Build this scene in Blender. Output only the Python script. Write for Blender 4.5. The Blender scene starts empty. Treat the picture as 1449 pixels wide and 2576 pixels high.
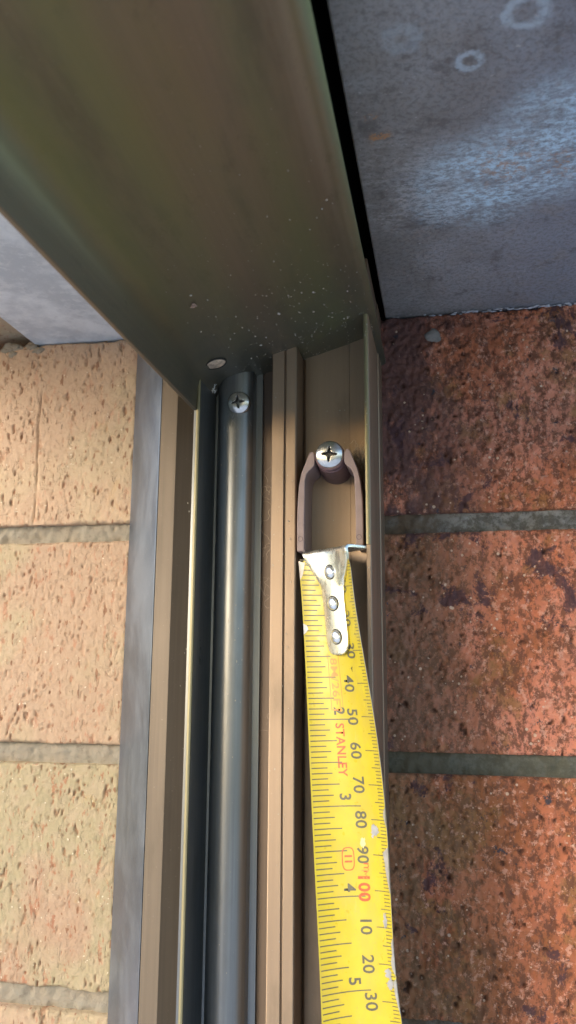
import bpy, bmesh, math, random
import numpy as np
from mathutils import Vector, Matrix
random.seed(7); np.random.seed(7)
S = bpy.context.scene
H0 = 2.0                      # height of the local origin above the paving, metres
def W(x, y, z): return Vector((x/1000, y/1000, z/1000 + H0))   # millimetres in the doorway -> world

# ------------------------------------------------------------------ camera, light
cam = bpy.data.cameras.new('camera'); camo = bpy.data.objects.new('camera', cam)
S.collection.objects.link(camo); S.camera = camo
cam.sensor_fit = 'VERTICAL'; cam.sensor_height = 36; cam.lens = 36*2035/2576
cam.clip_start = 0.01; cam.clip_end = 500
xa = Vector((0.98096626, 0.19407822, 0.00623262)); ya = Vector((0.03164999, -0.19147791, 0.98098649)); za = Vector((0.19158152, -0.96211738, -0.19397594))
m = Matrix((xa, ya, za)).transposed().to_4x4(); m.translation = W(0, -300, 0); camo.matrix_world = m
cam.dof.use_dof = True; cam.dof.focus_distance = 0.262; cam.dof.aperture_fstop = 20
S.render.resolution_x = 576; S.render.resolution_y = 1024
S.render.engine = 'CYCLES'
SUN_AZ, SUN_EL = math.radians(218), math.radians(20)      # compass angle from +Y, clockwise
w = bpy.data.worlds.new('World'); S.world = w; w.use_nodes = True
nt = w.node_tree; bg = nt.nodes['Background']; sk = nt.nodes.new('ShaderNodeTexSky'); sk.sky_type = 'NISHITA'
sk.sun_disc = False; sk.sun_elevation = SUN_EL; sk.sun_rotation = SUN_AZ; sk.air_density = 1.0; sk.dust_density = 1.5; sk.ozone_density = 2.0
nt.links.new(sk.outputs[0], bg.inputs[0]); bg.inputs[1].default_value = 0.15
sun = bpy.data.lights.new('sun', 'SUN'); suno = bpy.data.objects.new('sun', sun); S.collection.objects.link(suno)
sun.energy = 0.5; sun.angle = math.radians(20); sun.color = (1.0, 0.95, 0.87)
sd = Vector((math.sin(SUN_AZ)*math.cos(SUN_EL), math.cos(SUN_AZ)*math.cos(SUN_EL), math.sin(SUN_EL)))
suno.rotation_euler = sd.to_track_quat('Z', 'Y').to_euler(); suno.location = (-3, -3, 4)
S.view_settings.view_transform = 'Standard'; S.view_settings.look = 'None'; S.view_settings.exposure = 1.76; S.view_settings.gamma = 1

# ------------------------------------------------------------------ material helper
class N:
    def __init__(s, name, metallic=0.0, rough=0.5, spec=None, coat=0.0):
        s.m = bpy.data.materials.new(name); s.m.use_nodes = True; s.t = s.m.node_tree; s.b = s.t.nodes['Principled BSDF']
        s.b.inputs['Metallic'].default_value = metallic; s.b.inputs['Roughness'].default_value = rough
        if spec is not None: s.b.inputs['Specular IOR Level'].default_value = spec
        s.b.inputs['Coat Weight'].default_value = coat; s.b.inputs['Coat Roughness'].default_value = 0.15
        s.tc = s.t.nodes.new('ShaderNodeTexCoord'); s.co = s.tc.outputs['Object']
    def link(s, a, b): s.t.links.new(a, b)
    def per_object(s):
        oi = s.t.nodes.new('ShaderNodeObjectInfo'); v = s.t.nodes.new('ShaderNodeVectorMath'); v.operation = 'MULTIPLY_ADD'
        s.link(s.co, v.inputs[0]); v.inputs[1].default_value = (1, 1, 1)
        q = s.t.nodes.new('ShaderNodeVectorMath'); q.operation = 'SCALE'; q.inputs[0].default_value = (3.1, 1.7, 2.3)
        s.link(oi.outputs['Random'], q.inputs['Scale']); s.link(q.outputs[0], v.inputs[2]); s.co = v.outputs[0]; return oi.outputs['Random']
    def mapped(s, sc):
        v = s.t.nodes.new('ShaderNodeVectorMath'); v.operation = 'MULTIPLY'; s.link(s.co, v.inputs[0]); v.inputs[1].default_value = sc; return v.outputs[0]
    def noise(s, scale, detail=4, rough=0.55, sc=None, dist=0.0, off=0):
        n = s.t.nodes.new('ShaderNodeTexNoise'); n.inputs['Scale'].default_value = scale; n.inputs['Detail'].default_value = detail
        n.inputs['Roughness'].default_value = rough; n.inputs['Distortion'].default_value = dist
        v = s.mapped(sc or (1, 1, 1))
        if off:
            a = s.t.nodes.new('ShaderNodeVectorMath'); a.operation = 'ADD'; s.link(v, a.inputs[0]); a.inputs[1].default_value = (off, off*.7, -off); v = a.outputs[0]
        s.link(v, n.inputs['Vector']); return n.outputs['Fac']
    def voronoi(s, scale, sc=None, rnd=1.0, out='Distance'):
        n = s.t.nodes.new('ShaderNodeTexVoronoi'); n.inputs['Scale'].default_value = scale; n.inputs['Randomness'].default_value = rnd
        s.link(s.mapped(sc or (1, 1, 1)), n.inputs['Vector']); return n.outputs[out]
    def ramp(s, fac, a, b, ca=0.0, cb=1.0):
        n = s.t.nodes.new('ShaderNodeMapRange'); n.interpolation_type = 'SMOOTHSTEP'
        n.inputs[1].default_value = a; n.inputs[2].default_value = b; n.inputs[3].default_value = ca; n.inputs[4].default_value = cb
        s.link(fac, n.inputs[0]); return n.outputs[0]
    def math(s, op, a, b=None):
        n = s.t.nodes.new('ShaderNodeMath'); n.operation = op
        for i, q in enumerate((a, b)):
            if q is None: continue
            if isinstance(q, (int, float)): n.inputs[i].default_value = q
            else: s.link(q, n.inputs[i])
        return n.outputs[0]
    def mix(s, fac, a, b):
        n = s.t.nodes.new('ShaderNodeMix'); n.data_type = 'RGBA'
        for k, q in ((0, fac), (6, a), (7, b)):
            if isinstance(q, (int, float)): n.inputs[k].default_value = q
            elif isinstance(q, tuple): n.inputs[k].default_value = (*q, 1)
            else: s.link(q, n.inputs[k])
        return n.outputs[2]
    def col(s, c):
        if isinstance(c, tuple): s.b.inputs['Base Color'].default_value = (*c, 1)
        else: s.link(c, s.b.inputs['Base Color'])
        return s
    def rough(s, r): s.link(r, s.b.inputs['Roughness']); return s
    def bump(s, h, dist, strength=1.0):
        n = s.t.nodes.new('ShaderNodeBump'); n.inputs['Distance'].default_value = dist; n.inputs['Strength'].default_value = strength
        s.link(h, n.inputs['Height']); s.link(n.outputs[0], s.b.inputs['Normal']); return s
    def attr(s, name):
        n = s.t.nodes.new('ShaderNodeAttribute'); n.attribute_name = name; return n.outputs['Fac']
    def axis(s, k):
        n = s.t.nodes.new('ShaderNodeSeparateXYZ'); s.link(s.tc.outputs['Object'], n.inputs[0]); return n.outputs[k]
    def dist_to(s, p):
        n = s.t.nodes.new('ShaderNodeVectorMath'); n.operation = 'DISTANCE'; s.link(s.tc.outputs['Object'], n.inputs[0]); n.inputs[1].default_value = p; return n.outputs['Value']
M = {}
def metal(name, base, rough, streak, metallic=0.85, dirt=(.10, .085, .06), dirtamt=.35, along='Z'):
    n = N(name, metallic, rough); sc = {'Z': (1, 1, .02), 'Y': (1, .02, 1)}[along]
    st = n.noise(900, 3, sc=sc); fine = n.noise(2600, 2); blot = n.noise(60, 5, .65, sc={'Z': (1, 1, .35), 'Y': (1, .25, 1)}[along])
    c = n.mix(n.ramp(st, .3, .7), tuple(v*(1-streak) for v in base), tuple(v*(1+streak*.6) for v in base))
    dm = n.math('MULTIPLY', n.ramp(blot, .5, .75), dirtamt)
    spk = n.ramp(n.noise(1500, 2, off=4), .70, .78)
    c = n.mix(dm, c, dirt); c = n.mix(n.math('MULTIPLY', spk, .35), c, (.5, .44, .36)); 
    if along == 'Y':
        c = n.mix(n.ramp(n.noise(75, 3, .5, sc=(1, .03, 1), off=15), .56, .66, 0, .45), c, (.36, .34, .27))  # pale streaks along the head: reflections and dust put into the colour
        c = n.mix(n.ramp(n.noise(130, 6, .75, sc=(1, .5, 1), off=25), .55, .68, 0, .4), c, (.13, .11, .08))
        c = n.mix(n.ramp(n.noise(26, 2, .5, sc=(1, .05, 1), off=5), .42, .58, 0, .8), c, (.19, .225, .105))  # olive bands paint the lawn's reflection into the base colour
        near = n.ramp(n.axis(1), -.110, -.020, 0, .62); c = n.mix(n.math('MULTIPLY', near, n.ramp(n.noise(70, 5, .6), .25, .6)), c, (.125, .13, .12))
    n.col(c)
    n.rough(n.math('ADD', n.math('MULTIPLY', blot, .22), rough-.10)); n.bump(n.math('ADD', n.math('MULTIPLY', st, .2), n.math('MULTIPLY', fine, .35)), .00008, .5)
    return n.m
M['bronze'] = metal('bronze_anodised', (.325, .240, .170), .50, .035)
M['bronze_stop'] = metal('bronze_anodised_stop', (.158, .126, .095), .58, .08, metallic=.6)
M['bronze_return'] = metal('bronze_shade_return', (.13, .095, .07), .6, .05, metallic=.5)  # darker copy of the bronze, carrying the channel's shade in its colour
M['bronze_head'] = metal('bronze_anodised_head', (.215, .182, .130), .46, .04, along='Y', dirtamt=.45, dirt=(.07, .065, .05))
n = N('sky_tint_weathered_splay', .75, .4); bl = n.noise(26, 6, .7, sc=(1, 1, .55), dist=.5); c = n.mix(n.ramp(bl, .36, .64), (.135, .15, .175), (.22, .235, .258)); c = n.mix(n.ramp(n.noise(14, 4, .6, sc=(1, 1, .6), off=3), .5, .64, 0, .6), c, (.16, .165, .20))  # bluish grey paints the sky's reflection on the bronze, with weathered blotches
c = n.mix(n.ramp(n.noise(240, 5, .8, off=5), .52, .70, 0, .2), c, (.32, .33, .34)); n.col(c); n.rough(n.ramp(bl, .3, .7, .30, .52)); n.bump(n.noise(700, 4, .7), .00008, .5); M['splay'] = n.m
M['channel'] = metal('shade_grey_channel', (.21, .215, .215), .31, .12, metallic=.8, dirt=(.07, .07, .055)); M['channel'].node_tree.nodes['Principled BSDF'].inputs['Specular IOR Level'].default_value = 1.0; M['channel'].node_tree.nodes['Principled BSDF'].inputs['IOR'].default_value = 1.75  # grey instead of bronze: the channel's shade is put into the colour
M['edge'] = metal('pale_edge', (.27, .24, .145), .55, .1, dirtamt=.3)  # pale yellow facing of the frame lips
def lintel_mat():
    n = N('grey_painted_steel', 0.0, .45, .5)
    big = n.noise(22, 6, .65, dist=.3); med = n.noise(95, 7, .75); grit = n.noise(700, 4, .8)
    c = n.mix(n.ramp(big, .40, .60), (.21, .20, .185), (.285, .285, .285))
    c = n.mix(n.math('MULTIPLY', n.ramp(n.axis(0), -.010, .050), .75), c, (.23, .26, .315))
    c = n.mix(n.ramp(med, .52, .62, 0, .6), c, (.26, .25, .24)); c = n.mix(n.ramp(n.noise(85, 7, .75, off=12), .54, .64, 0, .6), c, (.095, .09, .09))
    c = n.mix(n.ramp(grit, .46, .60, 0, .5), c, (.10, .095, .09))
    def zone(x, y, r0, r1, a=1.0): return n.ramp(n.dist_to((x, y, 0)), r0, r1, a, 0)
    def mx(*q):
        o_ = q[0]
        for k_ in q[1:]: o_ = n.math('MAXIMUM', o_, k_)
        return o_
    chz = mx(zone(.013, -.084, .010, .028), zone(.027, -.092, .009, .028), zone(.034, -.108, .006, .024, .9), zone(.004, -.075, .004, .016, .7))
    grain = n.ramp(n.noise(520, 5, .85, sc=(.7, 1.2, 1), off=2), .44, .56)
    clumps = n.ramp(n.noise(58, 7, .78, sc=(.85, 1.1, 1), dist=.4, off=2), .36, .52, .25, 1)
    c = n.mix(n.math('MULTIPLY', n.math('MULTIPLY', chz, clumps), n.math('ADD', n.math('MULTIPLY', grain, .80), .2)), c, (.50, .67, .78))
    gz = mx(zone(-.010, -.080, .006, .026, .8), zone(-.012, -.098, .006, .020, .6)); c = n.mix(n.math('MULTIPLY', n.math('MULTIPLY', gz, grain), n.ramp(n.noise(90, 5, .7, off=14), .36, .6)), c, (.42, .41, .40))
    fac = None
    for (x, y, r_, wd, a_) in ((.0201, -.1456, .0040, .0019, .75), (.0085, -.1336, .0026, .0013, .8), (-.0064, -.1428, .0030, .0024, .35)):
        wob = n.math('ADD', n.dist_to((x, y, 0)), n.math('MULTIPLY', n.noise(210, 5, .75, off=5), .0050)); wob = n.math('SUBTRACT', wob, .0025)
        d = n.math('ABSOLUTE', n.math('SUBTRACT', wob, r_)); rr = n.ramp(d, wd*.15, wd, a_, 0)
        fac = rr if fac is None else n.math('MAXIMUM', fac, rr)
    fac = n.math('MULTIPLY', fac, n.ramp(n.noise(380, 5, .8, off=18), .36, .56, .35, 1)); c = n.mix(fac, c, (.42, .50, .56))
    rust = mx(zone(-.0139, -.1104, .001, .0042), zone(-.0155, -.1185, .0005, .003, .8), zone(.020, -.092, .001, .016, .6), zone(.034, -.090, .001, .010, .7))
    c = n.mix(n.math('MULTIPLY', rust, n.ramp(n.noise(330, 5, .75, off=3), .50, .58)), c, (.42, .22, .10))
    c = n.mix(n.ramp(n.noise(600, 2, .5, off=6), .69, .73, 0, .6), c, (.44, .43, .42))
    n.col(c); n.bump(n.math('ADD', grit, n.math('MULTIPLY', med, 1.0)), .00022, .8); n.rough(n.ramp(big, .3, .7, .36, .58)); return n.m
M['lintel_right'] = lintel_mat()
n = N('pale_grey_painted_steel', 0, .5); b1 = n.noise(35, 5, .6); 
c = n.mix(n.ramp(b1, .40, .60), (.46, .485, .50), (.68, .70, .70)); c = n.mix(n.ramp(n.noise(60, 6, .7, off=7), .55, .66, 0, .4), c, (.36, .37, .38)); c = n.mix(n.ramp(n.noise(130, 6, .75, off=4), .48, .62, 0, .5), c, (.70, .71, .70)); c = n.mix(n.math('MULTIPLY', n.ramp(n.noise(600, 3, .6), .62, .72), .5), c, (.62, .62, .6))
n.col(c); n.bump(n.noise(900, 3), .0001, .6); M['lintel_left'] = n.m
# brick, outer leaf: cream and peach face with the red body showing in the pits
n = N('cream_peach_brick', 0, .9, .2); r = n.per_object()
ta = n.t.nodes.new('ShaderNodeAttribute'); ta.attribute_type = 'OBJECT'; ta.attribute_name = 'tone'; tone = ta.outputs['Fac']
pz = n.noise(24, 3, .5); c = n.mix(n.ramp(n.math('ADD', pz, n.math('MULTIPLY', n.math('SUBTRACT', tone, .5), .30)), .42, .58), (.39, .26, .17), (.37, .31, .185))
c = n.mix(n.ramp(n.noise(300, 4, .6), .3, .8, 0, .5), c, (.50, .37, .26)); c = n.mix(n.ramp(n.noise(420, 4, .65, sc=(1, 1, .42), off=2), .57, .66, 0, .7), c, (.36, .13, .065))
c = n.mix(n.ramp(n.noise(85, 5, .7, sc=(1, 1, .5), off=6), .62, .72, 0, .5), c, (.45, .27, .06))
tb = n.t.nodes.new('ShaderNodeAttribute'); tb.attribute_type = 'OBJECT'; tb.attribute_name = 'pale'; c = n.mix(n.math('MULTIPLY', tb.outputs['Fac'], .55), c, (.62, .44, .30))  # cream bricks under the head coloured paler to offset its shade
c = n.mix(n.math('MULTIPLY', n.attr('pit'), .62), c, (.33, .145, .075)); c = n.mix(n.ramp(n.noise(700, 1, off=8), .74, .78, 0, .8), c, (.75, .66, .5))
n.col(c); c = n.mix(n.ramp(n.noise(520, 2, .5, sc=(1, 1, .40), off=23), .665, .70, 0, .75), c, (.24, .105, .055)); c = n.mix(n.ramp(n.noise(300, 2, .5, sc=(1, 1, .35), off=29), .70, .73, 0, .7), c, (.20, .09, .05)); n.col(c)
n.bump(n.math('ADD', n.math('MULTIPLY', n.noise(1000, 6, .85), 1.3), n.ramp(n.noise(420, 4, .75, sc=(1, 1, .5), off=23), .55, .68, 0, -.8)), .0006, .9); M['brick_left'] = n.m
# brick, inner leaf: burnt red clinker with dark inclusions and pale grains
n = N('red_clinker_brick', 0, .82, .3); r = n.per_object()
def oattr(n, name):
    q = n.t.nodes.new('ShaderNodeAttribute'); q.attribute_type = 'OBJECT'; q.attribute_name = name; return q.outputs['Fac']
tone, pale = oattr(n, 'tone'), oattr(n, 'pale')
c = n.mix(n.ramp(n.noise(36, 5, .65), .38, .60), (.38, .125, .045), (.62, .205, .10))
c = n.mix(n.math('MULTIPLY', tone, n.ramp(n.noise(28, 5, .65, off=21), .38, .56, .1, 1)), c, (.88, .36, .24))
c = n.mix(n.ramp(n.noise(44, 5, .7, off=31), .53, .62, 0, .7), c, (.36, .185, .065))
c = n.mix(n.ramp(n.noise(330, 6, .8, sc=(1, 1, .7), off=1), .46, .56, 0, .85), c, (.18, .075, .045))
c = n.mix(n.ramp(n.noise(420, 5, .75, off=7), .55, .61, 0, .75), c, (.80, .42, .29))
shade_dirt = n.math('MULTIPLY', n.ramp(n.axis(0), .014, .060, 1, .0), n.ramp(n.noise(48, 6, .75, sc=(1, 1, .5), off=4), .36, .50))  # frame's shade on the bricks painted in, together with brown dirt
c = n.mix(n.math('MULTIPLY', shade_dirt, n.math('ADD', n.math('MULTIPLY', pale, .42), .50)), c, n.mix(pale, (.30, .185, .085), (.105, .056, .066)))
c = n.mix(n.ramp(n.noise(46, 6, .75, off=5, dist=.4), .57, .62, 0, .85), c, (.095, .050, .060))
c = n.mix(n.ramp(n.noise(120, 6, .72, off=13, dist=.3), .645, .675, 0, .9), c, (.060, .066, .085))
c = n.mix(n.ramp(n.noise(240, 5, .7, off=19), .67, .70, 0, .9), c, (.055, .055, .070))
c = n.mix(n.math('MULTIPLY', n.attr('pit'), .75), c, (.075, .036, .026))
vd = n.voronoi(300); c = n.mix(n.ramp(n.math('ADD', vd, n.math('MULTIPLY', n.noise(60, 2, off=3), .55)), .33, .37, .85, 0), c, (.78, .58, .42))
n.col(c); n.bump(n.math('ADD', n.noise(900, 5, .8), n.noise(350, 4, .7)), .0011, 1.0); M['brick_right'] = n.m
n = N('beige_mortar', 0, .95, .1); c = n.mix(n.ramp(n.noise(40, 4, .6), .4, .65), (.275, .235, .18), (.26, .245, .20)); c = n.mix(n.ramp(n.noise(330, 6, .8), .54, .68, 0, .55), c, (.15, .11, .08))
n.col(c); n.bump(n.noise(900, 4, .8), .0008, .8); M['mortar_left'] = n.m
n = N('dark_grey_mortar', 0, .7, .4); c = n.mix(n.ramp(n.noise(50, 4, .6), .4, .65), (.22, .22, .21), (.34, .345, .335)); c = n.mix(n.ramp(n.noise(32, 4, .6, off=3), .52, .66, 0, .55), c, (.07, .085, .045))
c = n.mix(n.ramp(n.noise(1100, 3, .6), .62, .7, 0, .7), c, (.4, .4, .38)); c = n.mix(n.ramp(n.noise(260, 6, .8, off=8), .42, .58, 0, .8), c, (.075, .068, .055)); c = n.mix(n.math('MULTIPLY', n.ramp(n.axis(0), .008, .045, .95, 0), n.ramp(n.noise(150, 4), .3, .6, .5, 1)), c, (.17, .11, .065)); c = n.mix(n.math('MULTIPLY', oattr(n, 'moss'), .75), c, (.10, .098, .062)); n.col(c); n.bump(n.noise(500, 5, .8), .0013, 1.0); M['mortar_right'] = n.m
n = N('yellow_tape_enamel', 0, .42, .4, coat=.15); c = n.mix(n.ramp(n.noise(120, 4), .3, .7), (.47, .385, .026), (.44, .345, .020)); c = n.mix(n.ramp(n.noise(260, 5, .7, sc=(1, 1, .25), off=3), .60, .78, 0, .5), c, (.50, .40, .16)); n.col(c)
c2 = n.mix(n.ramp(n.noise(90, 6, .75, sc=(1, 1, .5), off=9), .48, .64, 0, .45), c, (.40, .31, .06)); c2 = n.mix(n.ramp(n.noise(1500, 3, .6, off=4), .62, .70, 0, .4), c2, (.30, .24, .08)); n.col(c2); n.rough(n.ramp(n.noise(300, 5, .7), .3, .7, .26, .52)); n.bump(n.noise(600, 4, .7), .00003, .5); M['tape'] = n.m
def simple(name, c, metallic=0, rough=.5, var=.15, scale=300, bump=.0, bs=800, coat=0):
    n = N(name, metallic, rough, coat=coat); n.col(n.mix(n.ramp(n.noise(scale, 4, .6), .3, .7), tuple(v*(1-var) for v in c), tuple(v*(1+var) for v in c)))
    if bump: n.bump(n.noise(bs, 4, .7), bump, .7)
    return n.m
M['ink'] = simple('black_ink', (.030, .032, .022), rough=.45)
M['ink_grey'] = simple('grey_brown_ink', (.085, .080, .050), rough=.45)
M['ink_red'] = simple('red_ink', (.60, .075, .02), rough=.45, var=.2)
M['ink_pink'] = simple('faded_orange_ink', (.58, .22, .04), rough=.45)
M['bare'] = simple('bare_tape_steel', (.42, .41, .42), .5, .4)
M['tape_back'] = simple('tape_edge_steel', (.36, .33, .30), .6, .4)
M['hook'] = N('worn_bright_steel', 1.0, .24).m
n = N('worn_bright_steel_hook', .85, .34); n.col(n.mix(n.ramp(n.noise(260, 4, sc=(1, 1, .3)), .35, .65), (.80, .77, .66), (.72, .71, .64))); c = n.mix(n.ramp(n.noise(900, 5, .8, sc=(1, .6, .25), off=3), .56, .64, 0, .5), (.80, .77, .66), (.42, .38, .28)); n.col(c); n.rough(n.ramp(n.noise(400, 5, .7, sc=(1, 1, .4)), .3, .7, .17, .38)); n.bump(n.noise(320, 3, sc=(1, 1, .3)), .00006, .4); M['hook'] = n.m
M['rivet'] = simple('rivet_steel', (.84, .86, .88), .9, .26, .05, bump=.00001)
M['screw'] = simple('zinc_screw', (.66, .64, .61), 1, .27, .12, 700, .00005)
M['clip'] = simple('mauve_plastic', (.25, .182, .168), 0, .42, .08, 200, .00005)
M['collar'] = simple('dark_mauve_plastic', (.11, .062, .068), 0, .38, .15, 200, .00005)
M['cross'] = simple('screw_recess_shade', (.085, .075, .065), .3, .6)  # dark tone inside the screw crosses, painting the shade of the recess
M['recess'] = simple('recess_black', (.03, .028, .025), .2, .6)
M['dust'] = simple('pale_dust', (.33, .30, .24), 0, .9)
M['web'] = simple('dusty_cobweb', (.40, .33, .25), 0, .9)
M['web_pale'] = simple('pale_cobweb', (.6, .58, .54), 0, .9)
M['plug'] = simple('cream_foam', (.50, .38, .27), 0, .8, .35, 500, .0003)
M['dark'] = simple('cavity_black', (.02, .02, .02), 0, .9)
M['paving'] = simple('pale_paving', (.50, .51, .52), 0, .85, .2, 12, .002, 60)
M['grass'] = simple('lawn', (.055, .085, .025), 0, .95, .3, 3, .01, 40)
M['render_wall'] = simple('dark_render', (.16, .14, .12), 0, .9, .1, 4, .001, 100)  # dark brown render, one tone with slight variation
M['soffit'] = simple('soffit_board', (.14, .13, .115), 0, .8, .06, 4)

# ------------------------------------------------------------------ object helpers
def thing(name, label, cat, loc=(0, 0, 0), group=None):
    o = bpy.data.objects.new(name, None); S.collection.objects.link(o); o.location = loc if isinstance(loc, Vector) else Vector(loc)
    o['label'] = label; o['category'] = cat; o['kind'] = 'thing'; o.empty_display_size = .01
    if group: o['group'] = group
    return o
def link(name, me, mat=None, parent=None, loc=None):
    o = bpy.data.objects.new(name, me); S.collection.objects.link(o)
    if mat and not me.materials: me.materials.append(mat)
    if loc is not None: o.location = loc
    if parent:
        o.parent = parent; o.matrix_parent_inverse = parent.matrix_world.inverted() if False else Matrix.Identity(4)
        pl = Vector((0, 0, 0)); p = parent
        while p: pl += p.location; p = p.parent
        o.location = (loc if loc is not None else Vector((0, 0, 0))) - pl
    return o
def mesh(name, vs, fs, mat=None, smooth=None):
    me = bpy.data.meshes.new(name); me.from_pydata([tuple(v) for v in vs], [], fs); me.validate(); me.update()
    if mat: me.materials.append(mat)
    if smooth is not None:
        me.polygons.foreach_set('use_smooth', [True]*len(me.polygons)); me.set_sharp_from_angle(angle=math.radians(smooth))
    return me
def fix_normals(me):
    bm = bmesh.new(); bm.from_mesh(me); bmesh.ops.recalc_face_normals(bm, faces=bm.faces); bm.to_mesh(me); bm.free()
def prism(name, prof, axis, a, b, mat, parent, smooth=35, bevel=0.0, seg=1, origin=(0, 0, 0)):
    """profile (mm) swept along an axis from a to b (mm)"""
    nP = len(prof); vs = []
    for k in range(seg+1):
        t = a + (b-a)*k/seg
        for p in prof:
            q = {'Z': (p[0], p[1], t), 'Y': (p[0], t, p[1]), 'X': (t, p[0], p[1])}[axis]
            vs.append(Vector(q)/1000 - Vector(origin)/1000)
    fs = [list(range(nP))[::-1], [seg*nP+i for i in range(nP)]]
    for k in range(seg):
        for i in range(nP):
            j = (i+1) % nP; fs.append([k*nP+i, k*nP+j, (k+1)*nP+j, (k+1)*nP+i])
    me = mesh(name, vs, fs, mat, smooth); fix_normals(me); me.polygons.foreach_set('use_smooth', [True]*len(me.polygons)); me.set_sharp_from_angle(angle=math.radians(smooth))
    o = link(name, me, None, parent, W(*origin))
    if bevel:
        md = o.modifiers.new('bevel', 'BEVEL'); md.width = bevel/1000; md.segments = 2; md.limit_method = 'ANGLE'; md.angle_limit = math.radians(40); md.harden_normals = False
    return o
def box(name, x0, x1, y0, y1, z0, z1, mat, parent=None, bevel=0, origin=None):
    c = origin or ((x0+x1)/2, (y0+y1)/2, (z0+z1)/2)
    return prism(name, [(x0, y0), (x1, y0), (x1, y1), (x0, y1)], 'Z', z0, z1, mat, parent, 30, bevel, 1, c)
def field(nx, nz, sx, sz):
    """band-limited random field, unit variance"""
    r = np.random.randn(nz, nx); fx = np.fft.fftfreq(nx)[None, :]; fz = np.fft.fftfreq(nz)[:, None]
    g = np.exp(-2*(math.pi**2)*((fx*sx)**2 + (fz*sz)**2)); q = np.real(np.fft.ifft2(np.fft.fft2(r)*g)); return q/q.std()
def sst(x, a, b): t = np.clip((x-a)/(b-a), 0, 1); return t*t*(3-2*t)

# ------------------------------------------------------------------ the setting
def structure(o): o['kind'] = 'structure'; return o
g = structure(box('ground', -250000, 250000, -250000, 250000, -2300, -2040, M['grass']))
pv = structure(box('pavement', -9000, 6000, -9000, 6000, -2040, -2000, M['paving']))

# ------------------------------------------------------------------ brick walls
STEP = .5
def brick_mesh(name, wdt, hgt, dep, kind, mat, groove=None):
    nx, nz = int(wdt/STEP)+1, int(hgt/STEP)+1
    X, Z = np.meshgrid(np.linspace(0, wdt, nx), np.linspace(0, hgt, nz)); s = 1/STEP
    if kind == 'left':
        pits = sst(field(nx, nz, .34*s, .95*s), 1.35, 2.1)*(.35+.65*sst(field(nx, nz, 5*s, 5*s), -1.2, 1)); pits = np.maximum(pits, .8*sst(field(nx, nz, .33*s, .5*s), 1.9, 2.9))
        d = field(nx, nz, 14*s, 10*s)*.2 + field(nx, nz, 1.3*s, 2.4*s)*.05 + field(nx, nz, .34*s, .6*s)*.07 + pits*.9
        grains = sst(field(nx, nz, .4*s, .4*s), 2.3, 3.2); d -= grains*.45
    else:
        pits = sst(field(nx, nz, .55*s, .6*s), 1.6, 2.8)
        d = field(nx, nz, 13*s, 10*s)*.35 + field(nx, nz, 2.2*s, 2.4*s)*.20 + field(nx, nz, .5*s, .7*s)*.27 + pits*1.2
        grains = sst(field(nx, nz, .5*s, .5*s), 2.0, 3.0); d -= grains*.7
    e = np.minimum.reduce([X, wdt-X, Z, hgt-Z]) + field(nx, nz, 1.6*s, 1.6*s)*.3 + field(nx, nz, .6*s, .6*s)*.12
    d += np.clip(1.1-e, 0, 2)**2*.8
    if groove:
        gx, z0, z1 = groove; wob = gx + .5*np.sin(Z*.11); d += 1.0*np.exp(-((X-wob)/.42)**2)*(1-sst(Z, z1-6, z1+1)) - .3*sst(X, gx-.2, gx+.6)*(1-sst(X, gx+.6, gx+16))*(1-sst(Z, z1-14, z1+6))
    V = np.stack([X, d, Z], -1).reshape(-1, 3)/1000
    idx = np.arange(nx*nz).reshape(nz, nx); q = np.stack([idx[:-1, :-1], idx[:-1, 1:], idx[1:, 1:], idx[1:, :-1]], -1).reshape(-1, 4)
    ring = list(idx[0, :]) + list(idx[1:, -1]) + list(idx[-1, :-1][::-1]) + list(idx[1:-1, 0][::-1])
    back = V[ring].copy(); back[:, 1] = dep/1000; n0 = len(V); k = len(ring)
    fs = q.tolist() + [[ring[(i+1) % k], ring[i], n0+i, n0+(i+1) % k] for i in range(k)] + [[n0+i for i in range(k)][::-1]]
    me = bpy.data.meshes.new(name); me.from_pydata(np.vstack([V, back]).tolist(), [], fs); me.update(); me.materials.append(mat)
    at = me.attributes.new('pit', 'FLOAT', 'POINT'); at.data.foreach_set('value', np.concatenate([np.clip(pits, 0, 1).ravel(), np.zeros(k)]).astype(np.float32))
    me.polygons.foreach_set('use_smooth', [True]*len(me.polygons)); me.set_sharp_from_angle(angle=math.radians(70)); return me
def mortar_sheet(name, x0, x1, z0, z1, y, mat, parent, step=.8, zc=None):
    nx, nz = int((x1-x0)/step)+1, int((z1-z0)/step)+1; s = 1/step
    X, Z = np.meshgrid(np.linspace(x0, x1, nx), np.linspace(z0, z1, nz)); D = y + field(nx, nz, 6*s, 2*s)*.3 + field(nx, nz, .9*s, .9*s)*.28 + sst(field(nx, nz, 1*s, .8*s), 1.7, 2.6)*.8
    V = np.stack([X-x0, D, Z-z0], -1).reshape(-1, 3)/1000; idx = np.arange(nx*nz).reshape(nz, nx)
    me = bpy.data.meshes.new(name); me.from_pydata(V.tolist(), [], np.stack([idx[:-1, :-1], idx[:-1, 1:], idx[1:, 1:], idx[1:, :-1]], -1).reshape(-1, 4).tolist()); me.update()
    me.materials.append(mat); me.polygons.foreach_set('use_smooth', [True]*len(me.polygons)); return link(name, me, None, parent, W(x0, 0, z0))
PITCH, BH = 86.0, 78.6
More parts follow.
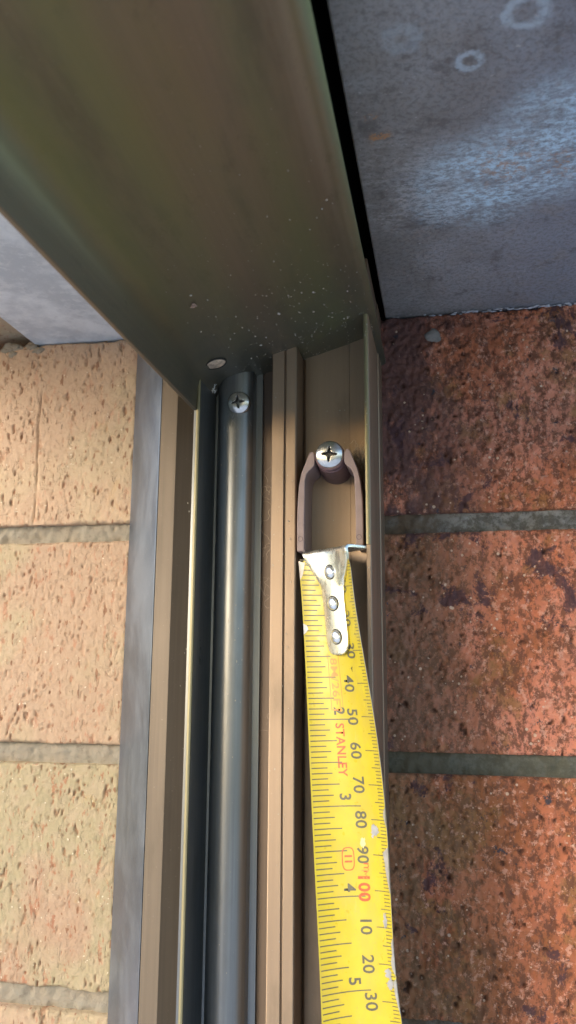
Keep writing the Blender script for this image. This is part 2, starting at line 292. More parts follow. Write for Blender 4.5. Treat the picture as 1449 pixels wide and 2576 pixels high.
def make_wall(root, side):
    x0, wd = (-233.5, 109.9) if side == 'left' else (-31.0, 118.0)
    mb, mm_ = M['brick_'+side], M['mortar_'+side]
    fine = [brick_mesh('brick', wd, BH, 226, side, mb, (67, 0, 60) if (side == 'left' and i == 0) else None) for i in range(4)]
    V = [(0, 0, 0), (wd, 0, 0), (wd, 226, 0), (0, 226, 0)]
    coarse = mesh('brick', [Vector((a, b, c))/1000 for c in (0, BH) for a, b, _ in V], [(3, 2, 1, 0), (4, 5, 6, 7), (0, 1, 5, 4), (1, 2, 6, 5), (2, 3, 7, 6), (3, 0, 4, 7)], mb)
    for k in range(24):
        zt = 137.0 - PITCH*k
        me = fine[k] if k < 4 else (fine[k % 4] if k < 6 else coarse)
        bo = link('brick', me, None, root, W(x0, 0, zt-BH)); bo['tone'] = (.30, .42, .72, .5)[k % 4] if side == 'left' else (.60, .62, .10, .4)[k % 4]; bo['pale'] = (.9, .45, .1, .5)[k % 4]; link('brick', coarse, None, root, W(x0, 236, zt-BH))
    box('mortar', x0+4, x0+wd-(4 if side == 'right' else .5), 6, 460, -2000, 136, mm_, root)
    for k in range(1, 6):
        zt = 137.0 - PITCH*k
        o = mortar_sheet('mortar_joint', x0+2.5, x0+wd-(2.5 if side == 'right' else .3), zt-1, zt+9.0, (3.2 if side == 'left' else 2.6), mm_, root); o['moss'] = 1.0 if k == 2 else .15
    # brickwork carried by the lintel, running over the opening
    zc = 142.0
    for c in range(3):
        for j in range(-10, 3):
            y = j*240 + (120 if c % 2 else 0) - 30; z = zc + c*PITCH
            b = link('brick', coarse_side[side], None, root, W(x0 if side == 'left' else -17, y, z)); b['tone'] = .4; b['pale'] = .4
    box('mortar', x0+4 if side == 'left' else -14, x0+wd-4, -2500, 800, 142.8, 142+PITCH*3, mm_, root)
def side_brick(x, mb):
    V = [(0, 0), (x, 0), (x, 230), (0, 230)]
    return mesh('brick', [Vector((a, b, c))/1000 for c in (0, BH) for a, b in V], [(3, 2, 1, 0), (4, 5, 6, 7), (0, 1, 5, 4), (1, 2, 6, 5), (2, 3, 7, 6), (3, 0, 4, 7)], mb)
coarse_side = {'left': side_brick(109.9, M['brick_left']), 'right': side_brick(104, M['brick_right'])}
wl = thing('brick_wall', 'cream and peach brickwork with beige joints, left of the metal door frame', 'wall', W(-178, 0, -2000))
make_wall(wl, 'left')
wr = thing('brick_wall', 'dark red clinker brickwork with grey joints, right of the metal door frame', 'wall', W(28, 0, -2000))
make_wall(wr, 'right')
bpy.context.view_layer.update()
# blacked-out cavity, and the building's wall mass above and behind
box('cavity_blackout', -123, -32, -2500, 800, 155, 2800, M['dark'], wl)  # black box added so the gap beside the head stays dark
box('upper_wall', -232, -18, -2500, 800, 402, 2800, M['render_wall'], wl)
box('upper_wall', -17, 86, -2500, 800, 402, 2800, M['render_wall'], wr)
box('insulation', -122, -32, 60, 800, -2000, 154, M['dark'], wl)
# ------------------------------------------------------------------ lintels
t = thing('lintel', 'pale grey painted steel lintel plate over the cream bricks', 'lintel', W(-128, -1000, 137.5))
prism('plate', [(-171.3, 137.5), (-88, 137.5), (-88, 141.0), (-171.3, 141.0)], 'Y', -2400, 90, M['lintel_left'], t, 30, .4, 1, (-130, 0, 137.5))
t = thing('lintel', 'dark grey stained steel lintel plate over the red clinker bricks', 'lintel', W(34, -1000, 137.5))
prism('plate', [(-21.1, 137.5), (87, 137.5), (87, 141.5), (-21.1, 141.5)], 'Y', -2400, 90, M['lintel_right'], t, 30, .5, 1, (0, 0, 137.5))
# chipped paint and mortar crumbs along the bearing edge
def blob(bm, c, r, flat=(1, 1, 1), sub=1):
    res = bmesh.ops.create_icosphere(bm, subdivisions=sub, radius=1)
    ax = Vector((random.gauss(0, 1), random.gauss(0, 1), random.gauss(0, 1))).normalized(); R = Matrix.Rotation(random.random()*6.28, 3, ax)
    for v in res['verts']:
        p = v.co*random.uniform(.7, 1.2); p = Vector((p.x*r*flat[0], p.y*r*flat[1], p.z*r*flat[2])) ; v.co = (R@p if flat == (1, 1, 1) else p) + Vector(c)
def bm_obj(name, bm, mat, parent, kind=None, smooth=None):
    me = bpy.data.meshes.new(name)
    for v in bm.verts: v.co = v.co/1000
    bm.to_mesh(me); bm.free(); me.materials.append(mat)
    if smooth: me.polygons.foreach_set('use_smooth', [True]*len(me.polygons)); me.set_sharp_from_angle(angle=math.radians(smooth))
    o = link(name, me, None, parent, W(0, 0, 0))
    if kind: o['kind'] = kind
    return o
bm = bmesh.new()
for i in range(90):
    x = random.choice([random.uniform(-18, 60), random.uniform(5, 55)]); r = random.uniform(.2, .7); blob(bm, (x, random.uniform(-1.2, .3), 137.2-random.random()*.8), r, (random.uniform(1, 2.6), .6, .5))
bm_obj('paint_chips', bm, simple('chipped_white_paint', (.45, .46, .50), 0, .6), t, 'stuff')
bm = bmesh.new(); blob(bm, (-3.0, -.6, 128.5), 3.0, (1.05, .35, .8), 2); blob(bm, (-1.3, -.5, 126.8), 1.8, (1, .3, .9), 2)
o = bm_obj('mortar_dab', bm, simple('pale_mortar_dab', (.22, .205, .19), 0, .9, bump=.0003), wr, None, 60)
bm = bmesh.new()
for i in range(14): blob(bm, (random.uniform(-186, -166), random.uniform(-.4, .5), random.uniform(133, 138)), random.uniform(1.2, 3), (1.4, .35, .8), 2)
bm_obj('mortar_smear', bm, M['mortar_left'], wl, 'stuff', 60)

# ------------------------------------------------------------------ door frame: jamb and head
F = thing('doorway', 'bronze aluminium sliding door frame with dusty channels, its head meeting the jamb', 'door frame', W(-75, -20, -2000))
ZB, ZT = -2000, 136.5
prism('splayed_flange', [(-123.9, 3), (-123.9, -.8), (-123.2, -1.4), (-103.0, -27.6), (-102.4, -28), (-102.2, 3)], 'Z', ZB, ZT, M['splay'], F, 40)
prism('outer_stop', [(-102.15, 3), (-102.15, -28.1), (-95.9, -28.1), (-95.5, -27.7), (-82.6, -17), (-82.6, 3)], 'Z', ZB, ZT, M['bronze_stop'], F, 25, .15)
arc = []
for k in range(25):
    a = math.radians(-58 + 116*k/24); arc.append((-71.9 + 7.6*math.sin(a), -30.6 - 7.6*math.cos(a)))
prism('screw_channel', [(-82.5, 3), (-82.5, -49.5), (-80.4, -49.5), (-80.3, -34.5), (-80.2, -31.0), (-78.4, -30.8)] + arc + [(-65.4, -30.5), (-63.2, -30.2), (-63.2, 3)], 'Z', ZB, ZT, M['channel'], F, 30)
prism('channel_return', [(-63.15, 3), (-63.15, -29.4), (-62.0, -30.0), (-59.6, -30.2), (-57.6, -31.2), (-57.1, -31.2), (-57.1, 3)], 'Z', ZB, ZT, M['bronze_return'], F, 30)
prism('lip_edge', [(-81.5, -49.52), (-81.5, -50.2), (-81.2, -50.4), (-80.6, -50.4), (-80.3, -50.2), (-80.3, -49.52)], 'Z', ZB, 101, M['edge'], F, 50)
prism('centre_rib', [(-57.05, 3), (-57.05, -42.8), (-56.8, -43.1), (-52.75, -43.1), (-52.6, -42.2), (-52.25, -42.2), (-52.1, -42.8), (-48.9, -42.8), (-48.5, -42.4), (-48.35, 3)], 'Z', ZB, ZT, M['bronze'], F, 25, .12)
prism('roller_track', [(-48.3, 3), (-48.3, -29.7), (-47.5, -30.4), (-46.0, -30.6), (-43, -30.2), (-32, -30.2), (-31.8, -30.5), (-26, -30.5), (-24.95, -31.0), (-24.95, 3)], 'Z', ZB, ZT, M['bronze'], F, 30)
prism('outer_flange', [(-24.9, 3), (-24.9, -48.2), (-23.6, -48.2), (-23.4, -47.9), (-23.4, -13.6), (-23.0, -13.2), (-22.9, 3)], 'Z', ZB, 137.3, M['bronze'], F, 25, .1)
prism('lip_edge', [(-24.9, -48.22), (-24.9, -48.7), (-24.6, -48.9), (-23.9, -48.9), (-23.6, -48.7), (-23.6, -48.22)], 'Z', 39.6, 122, M['edge'], F, 50)  # pale facing stops at the hook: lit stretch of the lip painted in
head = [(-83.0, 87.0), (-82.8, 86.7), (-81.7, 86.7), (-81.5, 87.0), (-81.35, 91), (-81.1, 94.5), (-80.4, 97.2), (-79.2, 99.2), (-77.4, 100.6), (-75, 101.9), (-66, 104.6), (-57.6, 107.1), (-40, 112.3), (-24.2, 117.0), (-23.4, 117.1), (-21.6, 118.1), (-21.2, 118.6), (-21.2, 119.4), (-24.2, 134), (-83.0, 134)]
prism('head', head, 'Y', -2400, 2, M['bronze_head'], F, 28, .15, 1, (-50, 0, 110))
# drain hole in the head: a dark rim with a cream plug set in it
sl = math.atan(.30)
def disc(name, c, r, h, mat, seg=40, inner=0, parent=F, tilt=sl, sx=1.0):
    bm = bmesh.new(); ring = []
    prof = [(inner, 0), (r-.15, 0), (r, .12), (r, h)] if not inner else [(inner, h), (inner, 0), (r, 0), (r, h)]
    R = Matrix.Rotation(-tilt, 3, 'Y')
    for (q, z) in prof:
        ring.append([bm.verts.new(R@Vector((q*sx*math.cos(a*2*math.pi/seg), q*math.sin(a*2*math.pi/seg), z))+Vector(c)) for a in range(seg)] if q > 1e-6 else [bm.verts.new(R@Vector((0, 0, z))+Vector(c))])
    for A, B in zip(ring[:-1], ring[1:]):
        for i in range(seg):
            j = (i+1) % seg
            bm.faces.new([A[0], B[i], B[j]] if len(A) == 1 else [A[i], B[i], B[j], A[j]])
    bmesh.ops.recalc_face_normals(bm, faces=bm.faces); return bm_obj(name, bm, mat, parent, None, 40)
disc('drain_hole_plug', (-74.4, -52.0, 101.6), 3.3, .5, M['plug'])
disc('drain_hole_rim', (-74.4, -52.0, 101.5), 3.75, .7, M['recess'], inner=3.3)

def screw_head(name, c, r, h, mat, parent, rot=0.0, tilt=(0, 0)):
    """Phillips pan head facing -Y"""
    n_ = 73; deep = []; vs = []; g_ = np.linspace(-1, 1, n_)
    R = Matrix.Rotation(tilt[0], 3, 'X') @ Matrix.Rotation(tilt[1], 3, 'Z')
    for j in range(n_):
        for i in range(n_):
            u, v = g_[i], g_[j]; x = u*math.sqrt(1-v*v/2); y = v*math.sqrt(1-u*u/2); rr = min(1, math.hypot(x, y))
            z = h*(1-rr**3.2)*.75 + h*.25*(1 if rr < .97 else 0)
            cr, sr = math.cos(rot), math.sin(rot); a, b = x*cr+y*sr, -x*sr+y*cr
            def arm(p, q): wv = .165 - .11*abs(p)/.6; return max(0.0, min(1.0, (wv-abs(q))/.05))*max(0.0, min(1.0, (.58-abs(p))/.08))
            dp = max(arm(a, b), arm(b, a), max(0, min(1, (.24-(abs(a)+abs(b)))/.10))) * (1 if rr < .7 else 0); deep.append(dp); z -= h*1.0*dp
            vs.append(R@Vector((x*r, -z, y*r)) + Vector(c))
    idx = np.arange(n_*n_).reshape(n_, n_); fs = np.stack([idx[:-1, :-1], idx[:-1, 1:], idx[1:, 1:], idx[1:, :-1]], -1).reshape(-1, 4).tolist()
    ring = list(idx[0, :]) + list(idx[1:, -1]) + list(idx[-1, :-1][::-1]) + list(idx[1:-1, 0][::-1]); n0 = len(vs); k = len(ring)
    for q in ring: vs.append(vs[q] + Vector((0, 1.2, 0)))
    fs += [[ring[(i+1) % k], ring[i], n0+i, n0+(i+1) % k] for i in range(k)]
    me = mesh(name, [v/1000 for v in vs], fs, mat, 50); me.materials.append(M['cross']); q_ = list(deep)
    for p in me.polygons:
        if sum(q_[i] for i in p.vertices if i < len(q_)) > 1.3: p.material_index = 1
    return link(name, me, None, parent, W(0, 0, 0))
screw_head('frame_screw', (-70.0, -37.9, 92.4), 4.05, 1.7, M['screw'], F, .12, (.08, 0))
# U-shaped plastic guide with a screw boss
G_ = thing('door_guide', 'mauve brown plastic guide clip with two arms, screwed above the tape hook', 'guide clip', W(-37, -40, 39))
def guide(prof, y0, y1, name, mat):
    c = (-37, -40, 39); return prism(name, prof, 'Y', y0, y1, mat, G_, 45, .28, 1, c)
def arm_profile(sgn):
    P = []
    # outer line then inner line, mirrored for the right arm
    out = [(-47.7, 38.3), (-47.75, 46), (-47.6, 54), (-47.15, 60), (-46.35, 64.2), (-45.2, 67.2), (-44.3, 69.6), (-43.7, 71.0), (-43.0, 71.5), (-42.3, 71.2), (-41.9, 70.2)]
    inn = [(-41.9, 67.6), (-42.1, 66.6), (-43.0, 65.6), (-43.8, 65.0), (-44.6, 63.8), (-45.1, 61.8), (-45.2, 56), (-45.3, 48), (-45.3, 38.3)]
    q = out+inn
    if sgn > 0: q = [(-36.95*2 - x + (.15 if z < 60 else 0), z + (1.2 if z < 39 else .2)) for x, z in q]
    return q
guide(arm_profile(-1), -45.2, -30.5, 'guide_arm', M['clip']); guide(arm_profile(1), -46.2, -30.8, 'guide_arm', M['clip'])
def cyl(name, c, r0, r1, y0, y1, mat, parent, seg=48, cap=.3):
    prof = [(0, y0), (r0-cap, y0), (r0, y0+cap), (r1, y1)]; bm = bmesh.new(); rings = []
    for q, y in prof:
        rings.append([bm.verts.new(Vector((c[0]+q*math.cos(a*2*math.pi/seg), y, c[1]+q*math.sin(a*2*math.pi/seg)))) for a in range(seg)] if q > 1e-6 else [bm.verts.new(Vector((c[0], y, c[1])))])
    for A, B in zip(rings[:-1], rings[1:]):
        for i in range(seg):
            j = (i+1) % seg; bm.faces.new([A[0], B[i], B[j]] if len(A) == 1 else [A[i], B[i], B[j], A[j]])
    bmesh.ops.recalc_face_normals(bm, faces=bm.faces); return bm_obj(name, bm, mat, parent, None, 40)
cyl('screw_boss', (-36.6, 69.2), 4.9, 5.7, -44.2, -30.3, M['collar'], G_)
cyl('boss_flange', (-36.8, 69.7), 4.95, 4.95, -45.5, -44.0, M['collar'], G_)
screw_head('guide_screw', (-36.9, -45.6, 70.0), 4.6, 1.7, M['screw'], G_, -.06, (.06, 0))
for x in (-46.6, -27.4):
    bm = bmesh.new(); seg = 24; y = -45.25 if x < -40 else -46.25
    A = [bm.verts.new((x+.85*math.cos(a*2*math.pi/seg), y-.06, 42.3+.85*math.sin(a*2*math.pi/seg))) for a in range(seg)]; B = [bm.verts.new((x+.70*math.cos(a*2*math.pi/seg), y-.06, 42.3+.70*math.sin(a*2*math.pi/seg))) for a in range(seg)]
    for i in range(seg): bm.faces.new([A[i], A[(i+1) % seg], B[(i+1) % seg], B[i]])
    bm_obj('mould_mark', bm, M['collar'], G_)

# ------------------------------------------------------------------ tape measure
T = thing('tape_measure', 'worn yellow tape measure hooked under the guide clip and running down the frame', 'tape measure', W(-37, -50, -300))
cL = {'X': [-3.951, 12.341, -13.539, 12.235, -47.974], 'Y': [-1.965, 5.903, -4.189, -7.081, -42.018], 'Z': [-1.984, 5.731, -104.837, 37.571]}
cR = {'X': [20.701, -55.2, 41.029, 4.11, -29.228], 'Y': [1.39, -5.767, 8.274, -5.258, -55.948], 'Z': [-0.244, 2.229, -97.634, 35.569]}
def edge(c, v):
    def at(t): return Vector([np.polyval(c[k], t) for k in 'XYZ'])
    t = v/100
    if t <= 1.3: return at(t)
    a, b = at(1.3), at(1.25); return a + (a-b)/.05*(t-1.3)
TW, HA = 25.0, math.radians(34)
def surf(u, v, lift=0.0):
    """point on the printed, hollow side of the blade; u across from the inch edge, v along (mm)"""
    L_, R_ = edge(cL, v), edge(cR, v); ch = (R_-L_); wv = ch.length; ch.normalize()
    dn = (edge(cL, v+1)-edge(cL, v) + edge(cR, v+1)-edge(cR, v)).normalized(); nrm = ch.cross(dn).normalized()
    if nrm.y > 0: nrm = -nrm
    a = (u/TW*2-1)*HA; s = math.sin(a)/math.sin(HA); r = wv/2/math.sin(HA); sag = r*(math.cos(a)-math.cos(HA))
    mid = (L_+R_)/2; p = mid + ch*(s*wv/2) - nrm*sag
    return p + (nrm*math.cos(a) - ch*math.sin(a))*lift
def blade():
    us = np.linspace(0, TW, 25); vv = np.concatenate([np.arange(1.5, 150, 1.5), np.arange(150, 560, 12)]); vs = []; nU = len(us)
    for side_ in (0, -.16):
        for j, v in enumerate(vv):
            for u in us:
                ins = 0
                if j < 3: ins = (3-j)**2*.22     # rounded corners at the end
                uu = ins + u*(TW-2*ins)/TW
                vs.append(surf(uu, v, side_)/1000)
    nv = len(vv); off = nU*nv; fs = []
    for j in range(nv-1):
        for i in range(nU-1):
            a = j*nU+i; fs.append([a, a+1, a+nU+1, a+nU]); fs.append([off+a, off+a+nU, off+a+nU+1, off+a+1])
        fs.append([j*nU, (j+1)*nU, off+(j+1)*nU, off+j*nU]); a = j*nU+nU-1; fs.append([a, off+a, off+a+nU, a+nU])
    for i in range(nU-1): fs.append([i, off+i, off+i+1, i+1])
    me = mesh('blade', vs, fs, M['tape'], 60); me.materials.append(M['tape_back'])
    for k, p in enumerate(me.polygons): p.material_index = 0 if (k < 2*(nU-1)*(nv-1)+2*(nv-1) and (k % (2*(nU-1)+2)) < 2*(nU-1) and (k % (2*(nU-1)+2)) % 2 == 0) else 1
    return link('blade', me, None, T, W(0, 0, 0))
blade_o = blade()
def decal(name, quads, mat, lift=.05, parent=None, kind=None, sub=1.2):
    """quads of (u0,u1,v0,v1) lying on the blade"""
    vs, fs = [], []
    for (u0, u1, v0, v1) in quads:
        nu = max(1, int(abs(u1-u0)/sub)+1); nv = max(1, int(abs(v1-v0)/3)+1); b = len(vs)
        for j in range(nv+1):
            for i in range(nu+1): vs.append(surf(u0+(u1-u0)*i/nu, v0+(v1-v0)*j/nv, lift)/1000)
        for j in range(nv):
            for i in range(nu): a = b+j*(nu+1)+i; fs.append([a, a+1, a+nu+2, a+nu+1])
    o = link(name, mesh(name, vs, fs, mat), None, parent or blade_o, W(0, 0, 0))
    if kind: o['kind'] = kind
    return o
inch, mmt = [], []
for k in range(1, 94):
    v = 25.4*k/16; ln = 5.2 if k % 2 else 6.6
    if k % 4 == 0: ln = 8.6
    if k % 8 == 0: ln = 9.8
    if k % 16 == 0: ln = 15.0
    inch.append((.45, ln, v-.16, v+.16))
for k in range(3, 150):
    ln = 3.0 if k % 5 else 4.6
    if k % 10 == 0: ln = 6.6
    mmt.append((TW-.35, TW-ln, k-.13, k+.13))
decal('inch_marks', inch, M['ink_grey'], kind='stuff'); decal('millimetre_marks', mmt, M['ink_grey'], kind='stuff')
def text(body, u0, vc, size, mat, name='printed_number', width=1.0, fat=.0, vstart=None, lift=.06):
    cu = bpy.data.curves.new('t', 'FONT'); cu.body = body; cu.size = 1; cu.offset = fat; cu.resolution_u = 3; cu.space_character = 1.05
    ob = bpy.data.objects.new('t', cu); S.collection.objects.link(ob); dg = bpy.context.evaluated_depsgraph_get(); me0 = bpy.data.meshes.new_from_object(ob.evaluated_get(dg))
    bpy.data.objects.remove(ob)
    bm = bmesh.new(); bm.from_mesh(me0); bmesh.ops.triangulate(bm, faces=bm.faces)
    for _ in range(2):
        es = [e for e in bm.edges if e.calc_length()*size > 1.2]
        if es: bmesh.ops.subdivide_edges(bm, edges=es, cuts=1); bmesh.ops.triangulate(bm, faces=bm.faces)
    xs = [v.co.x for v in bm.verts]; ys = [v.co.y for v in bm.verts]; x0, x1, y0, y1 = min(xs), max(xs), min(ys), max(ys)
    k = size/(y1-y0); wd = (x1-x0)*k*width; base = vc-wd/2 if vstart is None else vstart
    for v in bm.verts:
        q = surf(u0 + (v.co.y-y0)*k, base + (v.co.x-x0)*k*width, lift); v.co = q
    me = bpy.data.meshes.new(name)
    for v in bm.verts: v.co = v.co/1000
    bm.to_mesh(me); bm.free(); me.materials.append(mat); return link(name, me, None, blade_o, W(0, 0, 0))
for v in range(1, 15):
    s_ = {10: '100'}.get(v, str(v*10) if v < 10 else str((v-10)*10))
    if v == 10: text(s_, 12.7, 99.6, 4.1, M['ink_red'], width=.95, fat=.028)
    elif v < 15: text(s_, 12.8 if v > 3 else 15.4, v*10+.1, 4.0, M['ink_grey'], width=.92, fat=.017)
for k in range(1, 6): text(str(k), 8.3, 0, 3.7, M['ink_grey'], width=.95, fat=.022, vstart=25.4*k-3.6)
text('8M/26FT', 8.3, 0, 2.5, M['ink_pink'], 'printed_text', 1.32, fat=.012, vstart=32.3)
decal('printed_box', [(7.5, 7.7, 31, 48), (11.4, 11.6, 31, 48), (7.5, 11.6, 47.9, 48.1)], M['ink_pink'])
text('STANLEY', 8.4, 0, 2.9, M['ink_red'], 'printed_text', .93, fat=.016, vstart=52.0)
def oval(cu_, cv, a, b, wd):
    vs, fs = [], []; n_ = 48
    for i in range(n_):
        t_ = i*2*math.pi/n_; sx = math.copysign(abs(math.cos(t_))**.6, math.cos(t_)); sy = math.copysign(abs(math.sin(t_))**.6, math.sin(t_))
        vs.append(surf(cu_+a*sx, cv+b*sy, .06)/1000); vs.append(surf(cu_+(a-wd)*sx, cv+(b-wd)*sy, .06)/1000)
    for i in range(n_): j = (i+1) % n_; fs.append([2*i, 2*j, 2*j+1, 2*i+1])
    link('printed_oval', mesh('printed_oval', vs, fs, M['ink_red']), None, blade_o, W(0, 0, 0))
oval(10.0, 91.2, 1.95, 3.3, .28); text('II', 8.9, 91.2, 2.3, M['ink_red'], 'printed_text', 1.6)
text('m', 14.8, 0, 1.8, M['ink_red'], 'printed_text', 1, vstart=92.4); text('M', 14.0, 0, 2.6, M['ink_pink'], 'printed_text', 1, vstart=94.3)
# bare metal wear patches: irregular outlines on the blade
def wear(pts, mat=M['bare']):
    c = (sum(p[0] for p in pts)/len(pts), sum(p[1] for p in pts)/len(pts)); vs = [surf(c[0], c[1], .09)/1000]; n_ = len(pts)
    for ring in (.5, 1):
        for p in pts: vs.append(surf(c[0]+(p[0]-c[0])*ring, c[1]+(p[1]-c[1])*ring, .09)/1000)
    fs = [[0, 1+i, 1+(i+1) % n_] for i in range(n_)] + [[1+i, 1+n_+i, 1+n_+(i+1) % n_, 1+(i+1) % n_] for i in range(n_)]
    link('wear_patch', mesh('wear_patch', vs, fs, mat), None, blade_o, W(0, 0, 0))
def ragged(uc, vc, a, b, n_=22, rg=.35): return [(min(TW-.02, uc+a*math.cos(t)*(1+random.uniform(-rg, rg))), vc+b*math.sin(t)*(1+random.uniform(-rg, rg))) for t in [i*2*math.pi/n_ for i in range(n_)]]
wear(ragged(19.6, 83.0, 1.6, 1.6)); wear(ragged(18.6, 84.8, .4, .6, 10))
wear([(TW, 76), (TW-.9, 77.5), (TW-1.2, 79), (TW-.5, 81), (TW-.05, 82)])
wear([(TW, 87.5), (TW-1.2, 88.2), (TW-2.6, 89.3), (TW-2.2, 90.8), (TW-1.9, 92), (TW-1.7, 94), (TW-1.3, 96), (TW-.8, 98), (TW-.4, 99.5), (TW, 100.5)])
wear(ragged(22.0, 108.2, .8, 2.0, rg=.4)); wear([(TW, 112.5), (TW-.9, 114), (TW-.8, 117), (TW-1.6, 119), (TW-1.3, 121), (TW-.5, 122), (TW, 123)])
wear(ragged(22.0, 122.4, 1.2, 1.2, rg=.5)); wear(ragged(22.3, 125.0, 1.4, 1.3, rg=.5)); wear([(TW, 123.5), (TW-1.4, 124.5), (TW-1.2, 128), (TW-.5, 131), (TW, 133)])
wear([(0, 21.5), (1.2, 22.2), (1.6, 23.3), (.9, 24.3), (0, 25)], M['bare']); wear([(0, 2), (2.2, 2.4), (1.6, 4.5), (1.0, 6.5), (0, 8)], M['tape_back'])
wear(ragged(15.0, 86.6, .9, 1.5), simple('faded_enamel', (.60, .48, .22), 0, .6))
decal('ink_dash', [(7.8, 9.6, 24.0, 24.8)], M['ink_grey']); wear([(16.3, 35.4), (17.2, 34.9), (16.8, 35.4), (17.0, 36.6)], M['ink'])

# hook: a formed steel plate riveted to the end, with a return flange
def hook():
    o_ = surf(12.5, 0, 0.9); o_.z = 37.6
    wdir = Vector((.775, -.632, 0)).normalized(); ddir = (surf(12.5, 30, 0)-surf(12.5, 5, 0)).normalized(); nrm = wdir.cross(ddir).normalized()
    if nrm.y > 0: nrm = -nrm
    half = [(0, 10.3, 10.3), (1.2, 10.0, 10.2), (3, 9.2, 9.9), (5, 7.9, 9.1), (7, 6.6, 7.9), (9, 5.6, 6.6), (10.5, 5.05, 5.7), (12, 4.8, 5.1), (16, 4.7, 4.8), (22, 4.7, 4.8), (27, 4.7, 4.8), (29.5, 4.5, 4.6), (31, 3.9, 4.0), (32, 2.9, 3.0), (32.5, 1.6, 1.7)]
    vs, fs = [], []; nU = 13
    for (d, a, b) in half:
        for i in range(nU):
            t_ = -a + (a+b)*i/(nU-1); crv = -(t_/10.3)**2*(-1.9)*max(0, 1-d/14) + (t_/4.8)**2*(-.45 if d > 9 else 0)
            vs.append(o_ + wdir*t_ + ddir*d + nrm*(crv + .3))
    for j in range(len(half)-1):
        for i in range(nU-1): a = j*nU+i; fs.append([a, a+1, a+nU+1, a+nU])
    # bend and flange
    for k, (dn, bk) in enumerate(((-.55, .25), (-.85, 1.0), (-.9, 2.5), (-.95, 8.6))):
        for i in range(nU):
            t_ = -10.3 + 20.6*i/(nU-1); crv = (t_/10.3)**2*1.9
            vs.append(o_ + wdir*t_ + ddir*dn + nrm*(.3 + crv*max(0, 1-bk/9) - bk))
    base = len(half)*nU
    for i in range(nU-1): fs.append([base+i, base+i+1, i+1, i])
    for k in range(3):
        for i in range(nU-1): a = base+k*nU+i; fs.append([a+nU, a+nU+1, a+1, a])
    me = mesh('hook', [v/1000 for v in vs], fs, M['hook']); fix_normals(me); me.polygons.foreach_set('use_smooth', [True]*len(me.polygons))
    h = link('hook', me, None, T, W(0, 0, 0)); md = h.modifiers.new('s', 'SOLIDIFY'); md.thickness = .0010; md.offset = 0
    md = h.modifiers.new('b', 'BEVEL'); md.width = .00022; md.segments = 2; md.limit_method = 'ANGLE'; md.angle_limit = math.radians(50)
    for d in (6.6, 16.6, 27.0):
        bm = bmesh.new(); seg = 28; rings = []
        for (rr, hh) in ((2.15, .0), (2.1, .4), (1.95, .68), (1.5, .95), (.9, 1.12), (.3, 1.18)):
            rings.append([bm.verts.new(o_ + ddir*d + wdir*(rr*math.cos(a*2*math.pi/seg)+.3) + ddir*(rr*math.sin(a*2*math.pi/seg)) + nrm*(hh+.75)) for a in range(seg)])
        for A, B in zip(rings[:-1], rings[1:]):
            for i in range(seg): bm.faces.new([A[i], A[(i+1) % seg], B[(i+1) % seg], B[i]])
        bm.faces.new(rings[-1]); bmesh.ops.recalc_face_normals(bm, faces=bm.faces); r_ = bm_obj('rivet', bm, M['rivet'], h, None, 60)
        bm = bmesh.new(); A = [bm.verts.new(o_ + ddir*d + wdir*(2.45*math.cos(a*2*math.pi/seg)+.3) + ddir*(2.45*math.sin(a*2*math.pi/seg)) + nrm*.84) for a in range(seg)]
        B = [bm.verts.new(o_ + ddir*d + wdir*(2.1*math.cos(a*2*math.pi/seg)+.3) + ddir*(2.1*math.sin(a*2*math.pi/seg)) + nrm*.84) for a in range(seg)]
        for i in range(seg): bm.faces.new([A[i], A[(i+1) % seg], B[(i+1) % seg], B[i]])
        bm_obj('rivet_shade_ring', bm, M['recess'], h)  # flat dark ring painting contact shade around the rivet
hook()

# ------------------------------------------------------------------ dust, cobwebs, small debris
bm = bmesh.new()
def slopez(x): return float(np.interp(x, [-75, -66, -57.6, -40, -24.2], [101.9, 104.6, 107.1, 112.3, 117.0]))
for i in range(620):
    x = random.uniform(-74, -23); y = -2-abs(random.gauss(0, 55)); x = min(-23, max(-74, x if random.random() < .5 else random.gauss(-42, 12))); blob(bm, (x, y, slopez(x)-.05), random.choice([.08, .11, .14, .18, .24])*random.uniform(.8, 1.3)*(2.0 if random.random() < .05 else 1), (1, random.uniform(.6, 2.2), .5), 1)
bm_obj('dust_on_head', bm, M['dust'], F, 'stuff')
bm = bmesh.new()
for i in range(260):
    z = 95-abs(random.gauss(0, 85)); r = random.uniform(.08, .24); c = random.random()
    if c < .25: x = random.uniform(-78, -66); p = (x, -30.6-math.sqrt(max(0, 7.6**2-(x+71.9)**2)), min(z, 88))
    elif c < .45: p = (random.uniform(-56.5, -49), -43.1, z)
    elif c < .75: p = (random.uniform(-47, -26), -30.4, min(z, 90))
    elif c < .9: x = random.uniform(-94, -84); p = (x, -27.7+(x+95.5)*.83, z)
    else: p = (random.uniform(-24.8, -23.7), -48.9, z+20)
    blob(bm, p, r, (1, .5, random.uniform(.8, 1.8)), 1)
def tube_y(x): return -30.6-math.sqrt(max(0, 7.6**2-(x+71.9)**2))-.03
for (x, z) in ((-84.6, 82), (-85.1, 79.5), (-86, 84), (-87, 86), (-86.2, 88), (-92, 60), (-89, 59.5), (-91.5, 57)): blob(bm, (x, -27.7+(x+95.5)*.83, z), .42, (1, .4, 1), 1)
bm_obj('dust_on_jamb', bm, M['dust'], F, 'stuff')
def thread(bm, pts, r):
    prev = None
    for k, p in enumerate(pts):
        p = Vector(p); ring = [bm.verts.new(p + Vector((r*math.cos(a), r*.8*math.sin(a), r*math.sin(a)*.6))) for a in (0, 2.1, 4.2)]
        if prev:
            for i in range(3): bm.faces.new([prev[i], prev[(i+1) % 3], ring[(i+1) % 3], ring[i]])
        prev = ring
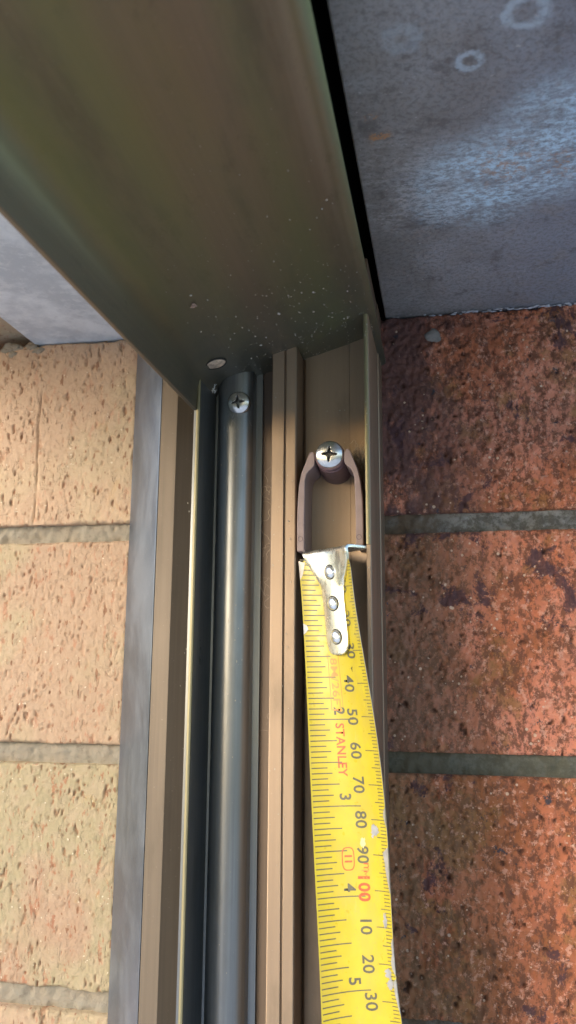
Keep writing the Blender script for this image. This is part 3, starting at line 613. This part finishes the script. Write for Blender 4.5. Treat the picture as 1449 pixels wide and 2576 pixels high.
def wander(p, step, n_, pull=(0, 0, 0), j=.6):
    q = Vector(p); d = Vector((random.gauss(0, 1), random.gauss(0, 1)*.4, random.gauss(0, 1))).normalized(); out = [q.copy()]
    for _ in range(n_): d = (d + Vector((random.gauss(0, j), random.gauss(0, j)*.3, random.gauss(0, j))) + Vector(pull)).normalized(); q = q + d*step; out.append(q.copy())
    return out
bm = bmesh.new()
for i in range(95):
    p = (-27.8+random.gauss(0, 1.1), -37+random.gauss(0, 1.4), 72.0+random.gauss(0, 1.6)); pts = [q if q.x < -25.2 else Vector((-25.2, q.y, q.z)) for q in wander(p, .5, 9)]; thread(bm, pts, random.uniform(.05, .16))
o = bm_obj('debris_clump', bm, M['web'], None); o['label'] = 'brown tangle of dirt and old web in the channel beside the guide screw'; o['category'] = 'debris'
bm = bmesh.new()
for i in range(46):
    x, z = -70.5+random.gauss(0, 3.6), 86+random.gauss(0, 6); x = max(-77, min(-64.5, x)); L_ = random.uniform(.5, 2.4); a = random.gauss(1.4, .5)
    thread(bm, [(x+L_*t_*math.cos(a), tube_y(max(-77.5, min(-64, x+L_*t_*math.cos(a)))), z+L_*t_*math.sin(a)) for t_ in (0, .5, 1)], random.uniform(.025, .07))
bm_obj('scuffs', bm, simple('scuffed_metal', (.30, .30, .29), .3, .6), F, 'stuff')
bm = bmesh.new()
for i in range(26):
    z0 = random.choice([44, 40, 52, 60, 30, -10, -18]) + random.gauss(0, 3); pts = wander((-58.6+random.gauss(0, .5), -36+random.gauss(0, 1), z0), .7, 12, (0, 0, random.uniform(-.4, .4))); pts = [Vector((min(-57.3, max(-62, q.x)), max(-41, min(-34.6, q.y)), q.z)) for q in pts]; thread(bm, pts, random.uniform(.02, .05))
o = bm_obj('cobweb', bm, M['web'], None); o['label'] = 'thin dusty cobweb threads in the dark channel against the centre rib'; o['category'] = 'cobweb'; o['kind'] = 'stuff'
bm = bmesh.new()
for i in range(16): thread(bm, [Vector((min(-78.4, q.x), min(q.y, -35.5), q.z)) for q in wander((-79.4, -37-random.random()*1.2, 99.0+random.gauss(0, .5)), .35, 6, (.05, .1, -.25))], random.uniform(.08, .2))
o = bm_obj('cobweb', bm, M['web_pale'], None); o['label'] = 'white wisp of web in the corner under the drain hole'; o['category'] = 'cobweb'
bm = bmesh.new()
for i in range(7): blob(bm, (-69.5+random.gauss(0, .5), -93+random.gauss(0, 1.0), slopez(-69.5)-.3), random.uniform(.4, .8), (1, 1, .6), 1)
o = bm_obj('insect_husk', bm, simple('husk', (.30, .20, .15), 0, .8), None); o['label'] = 'small pinkish brown insect husk stuck to the underside of the head'; o['category'] = 'insect husk'
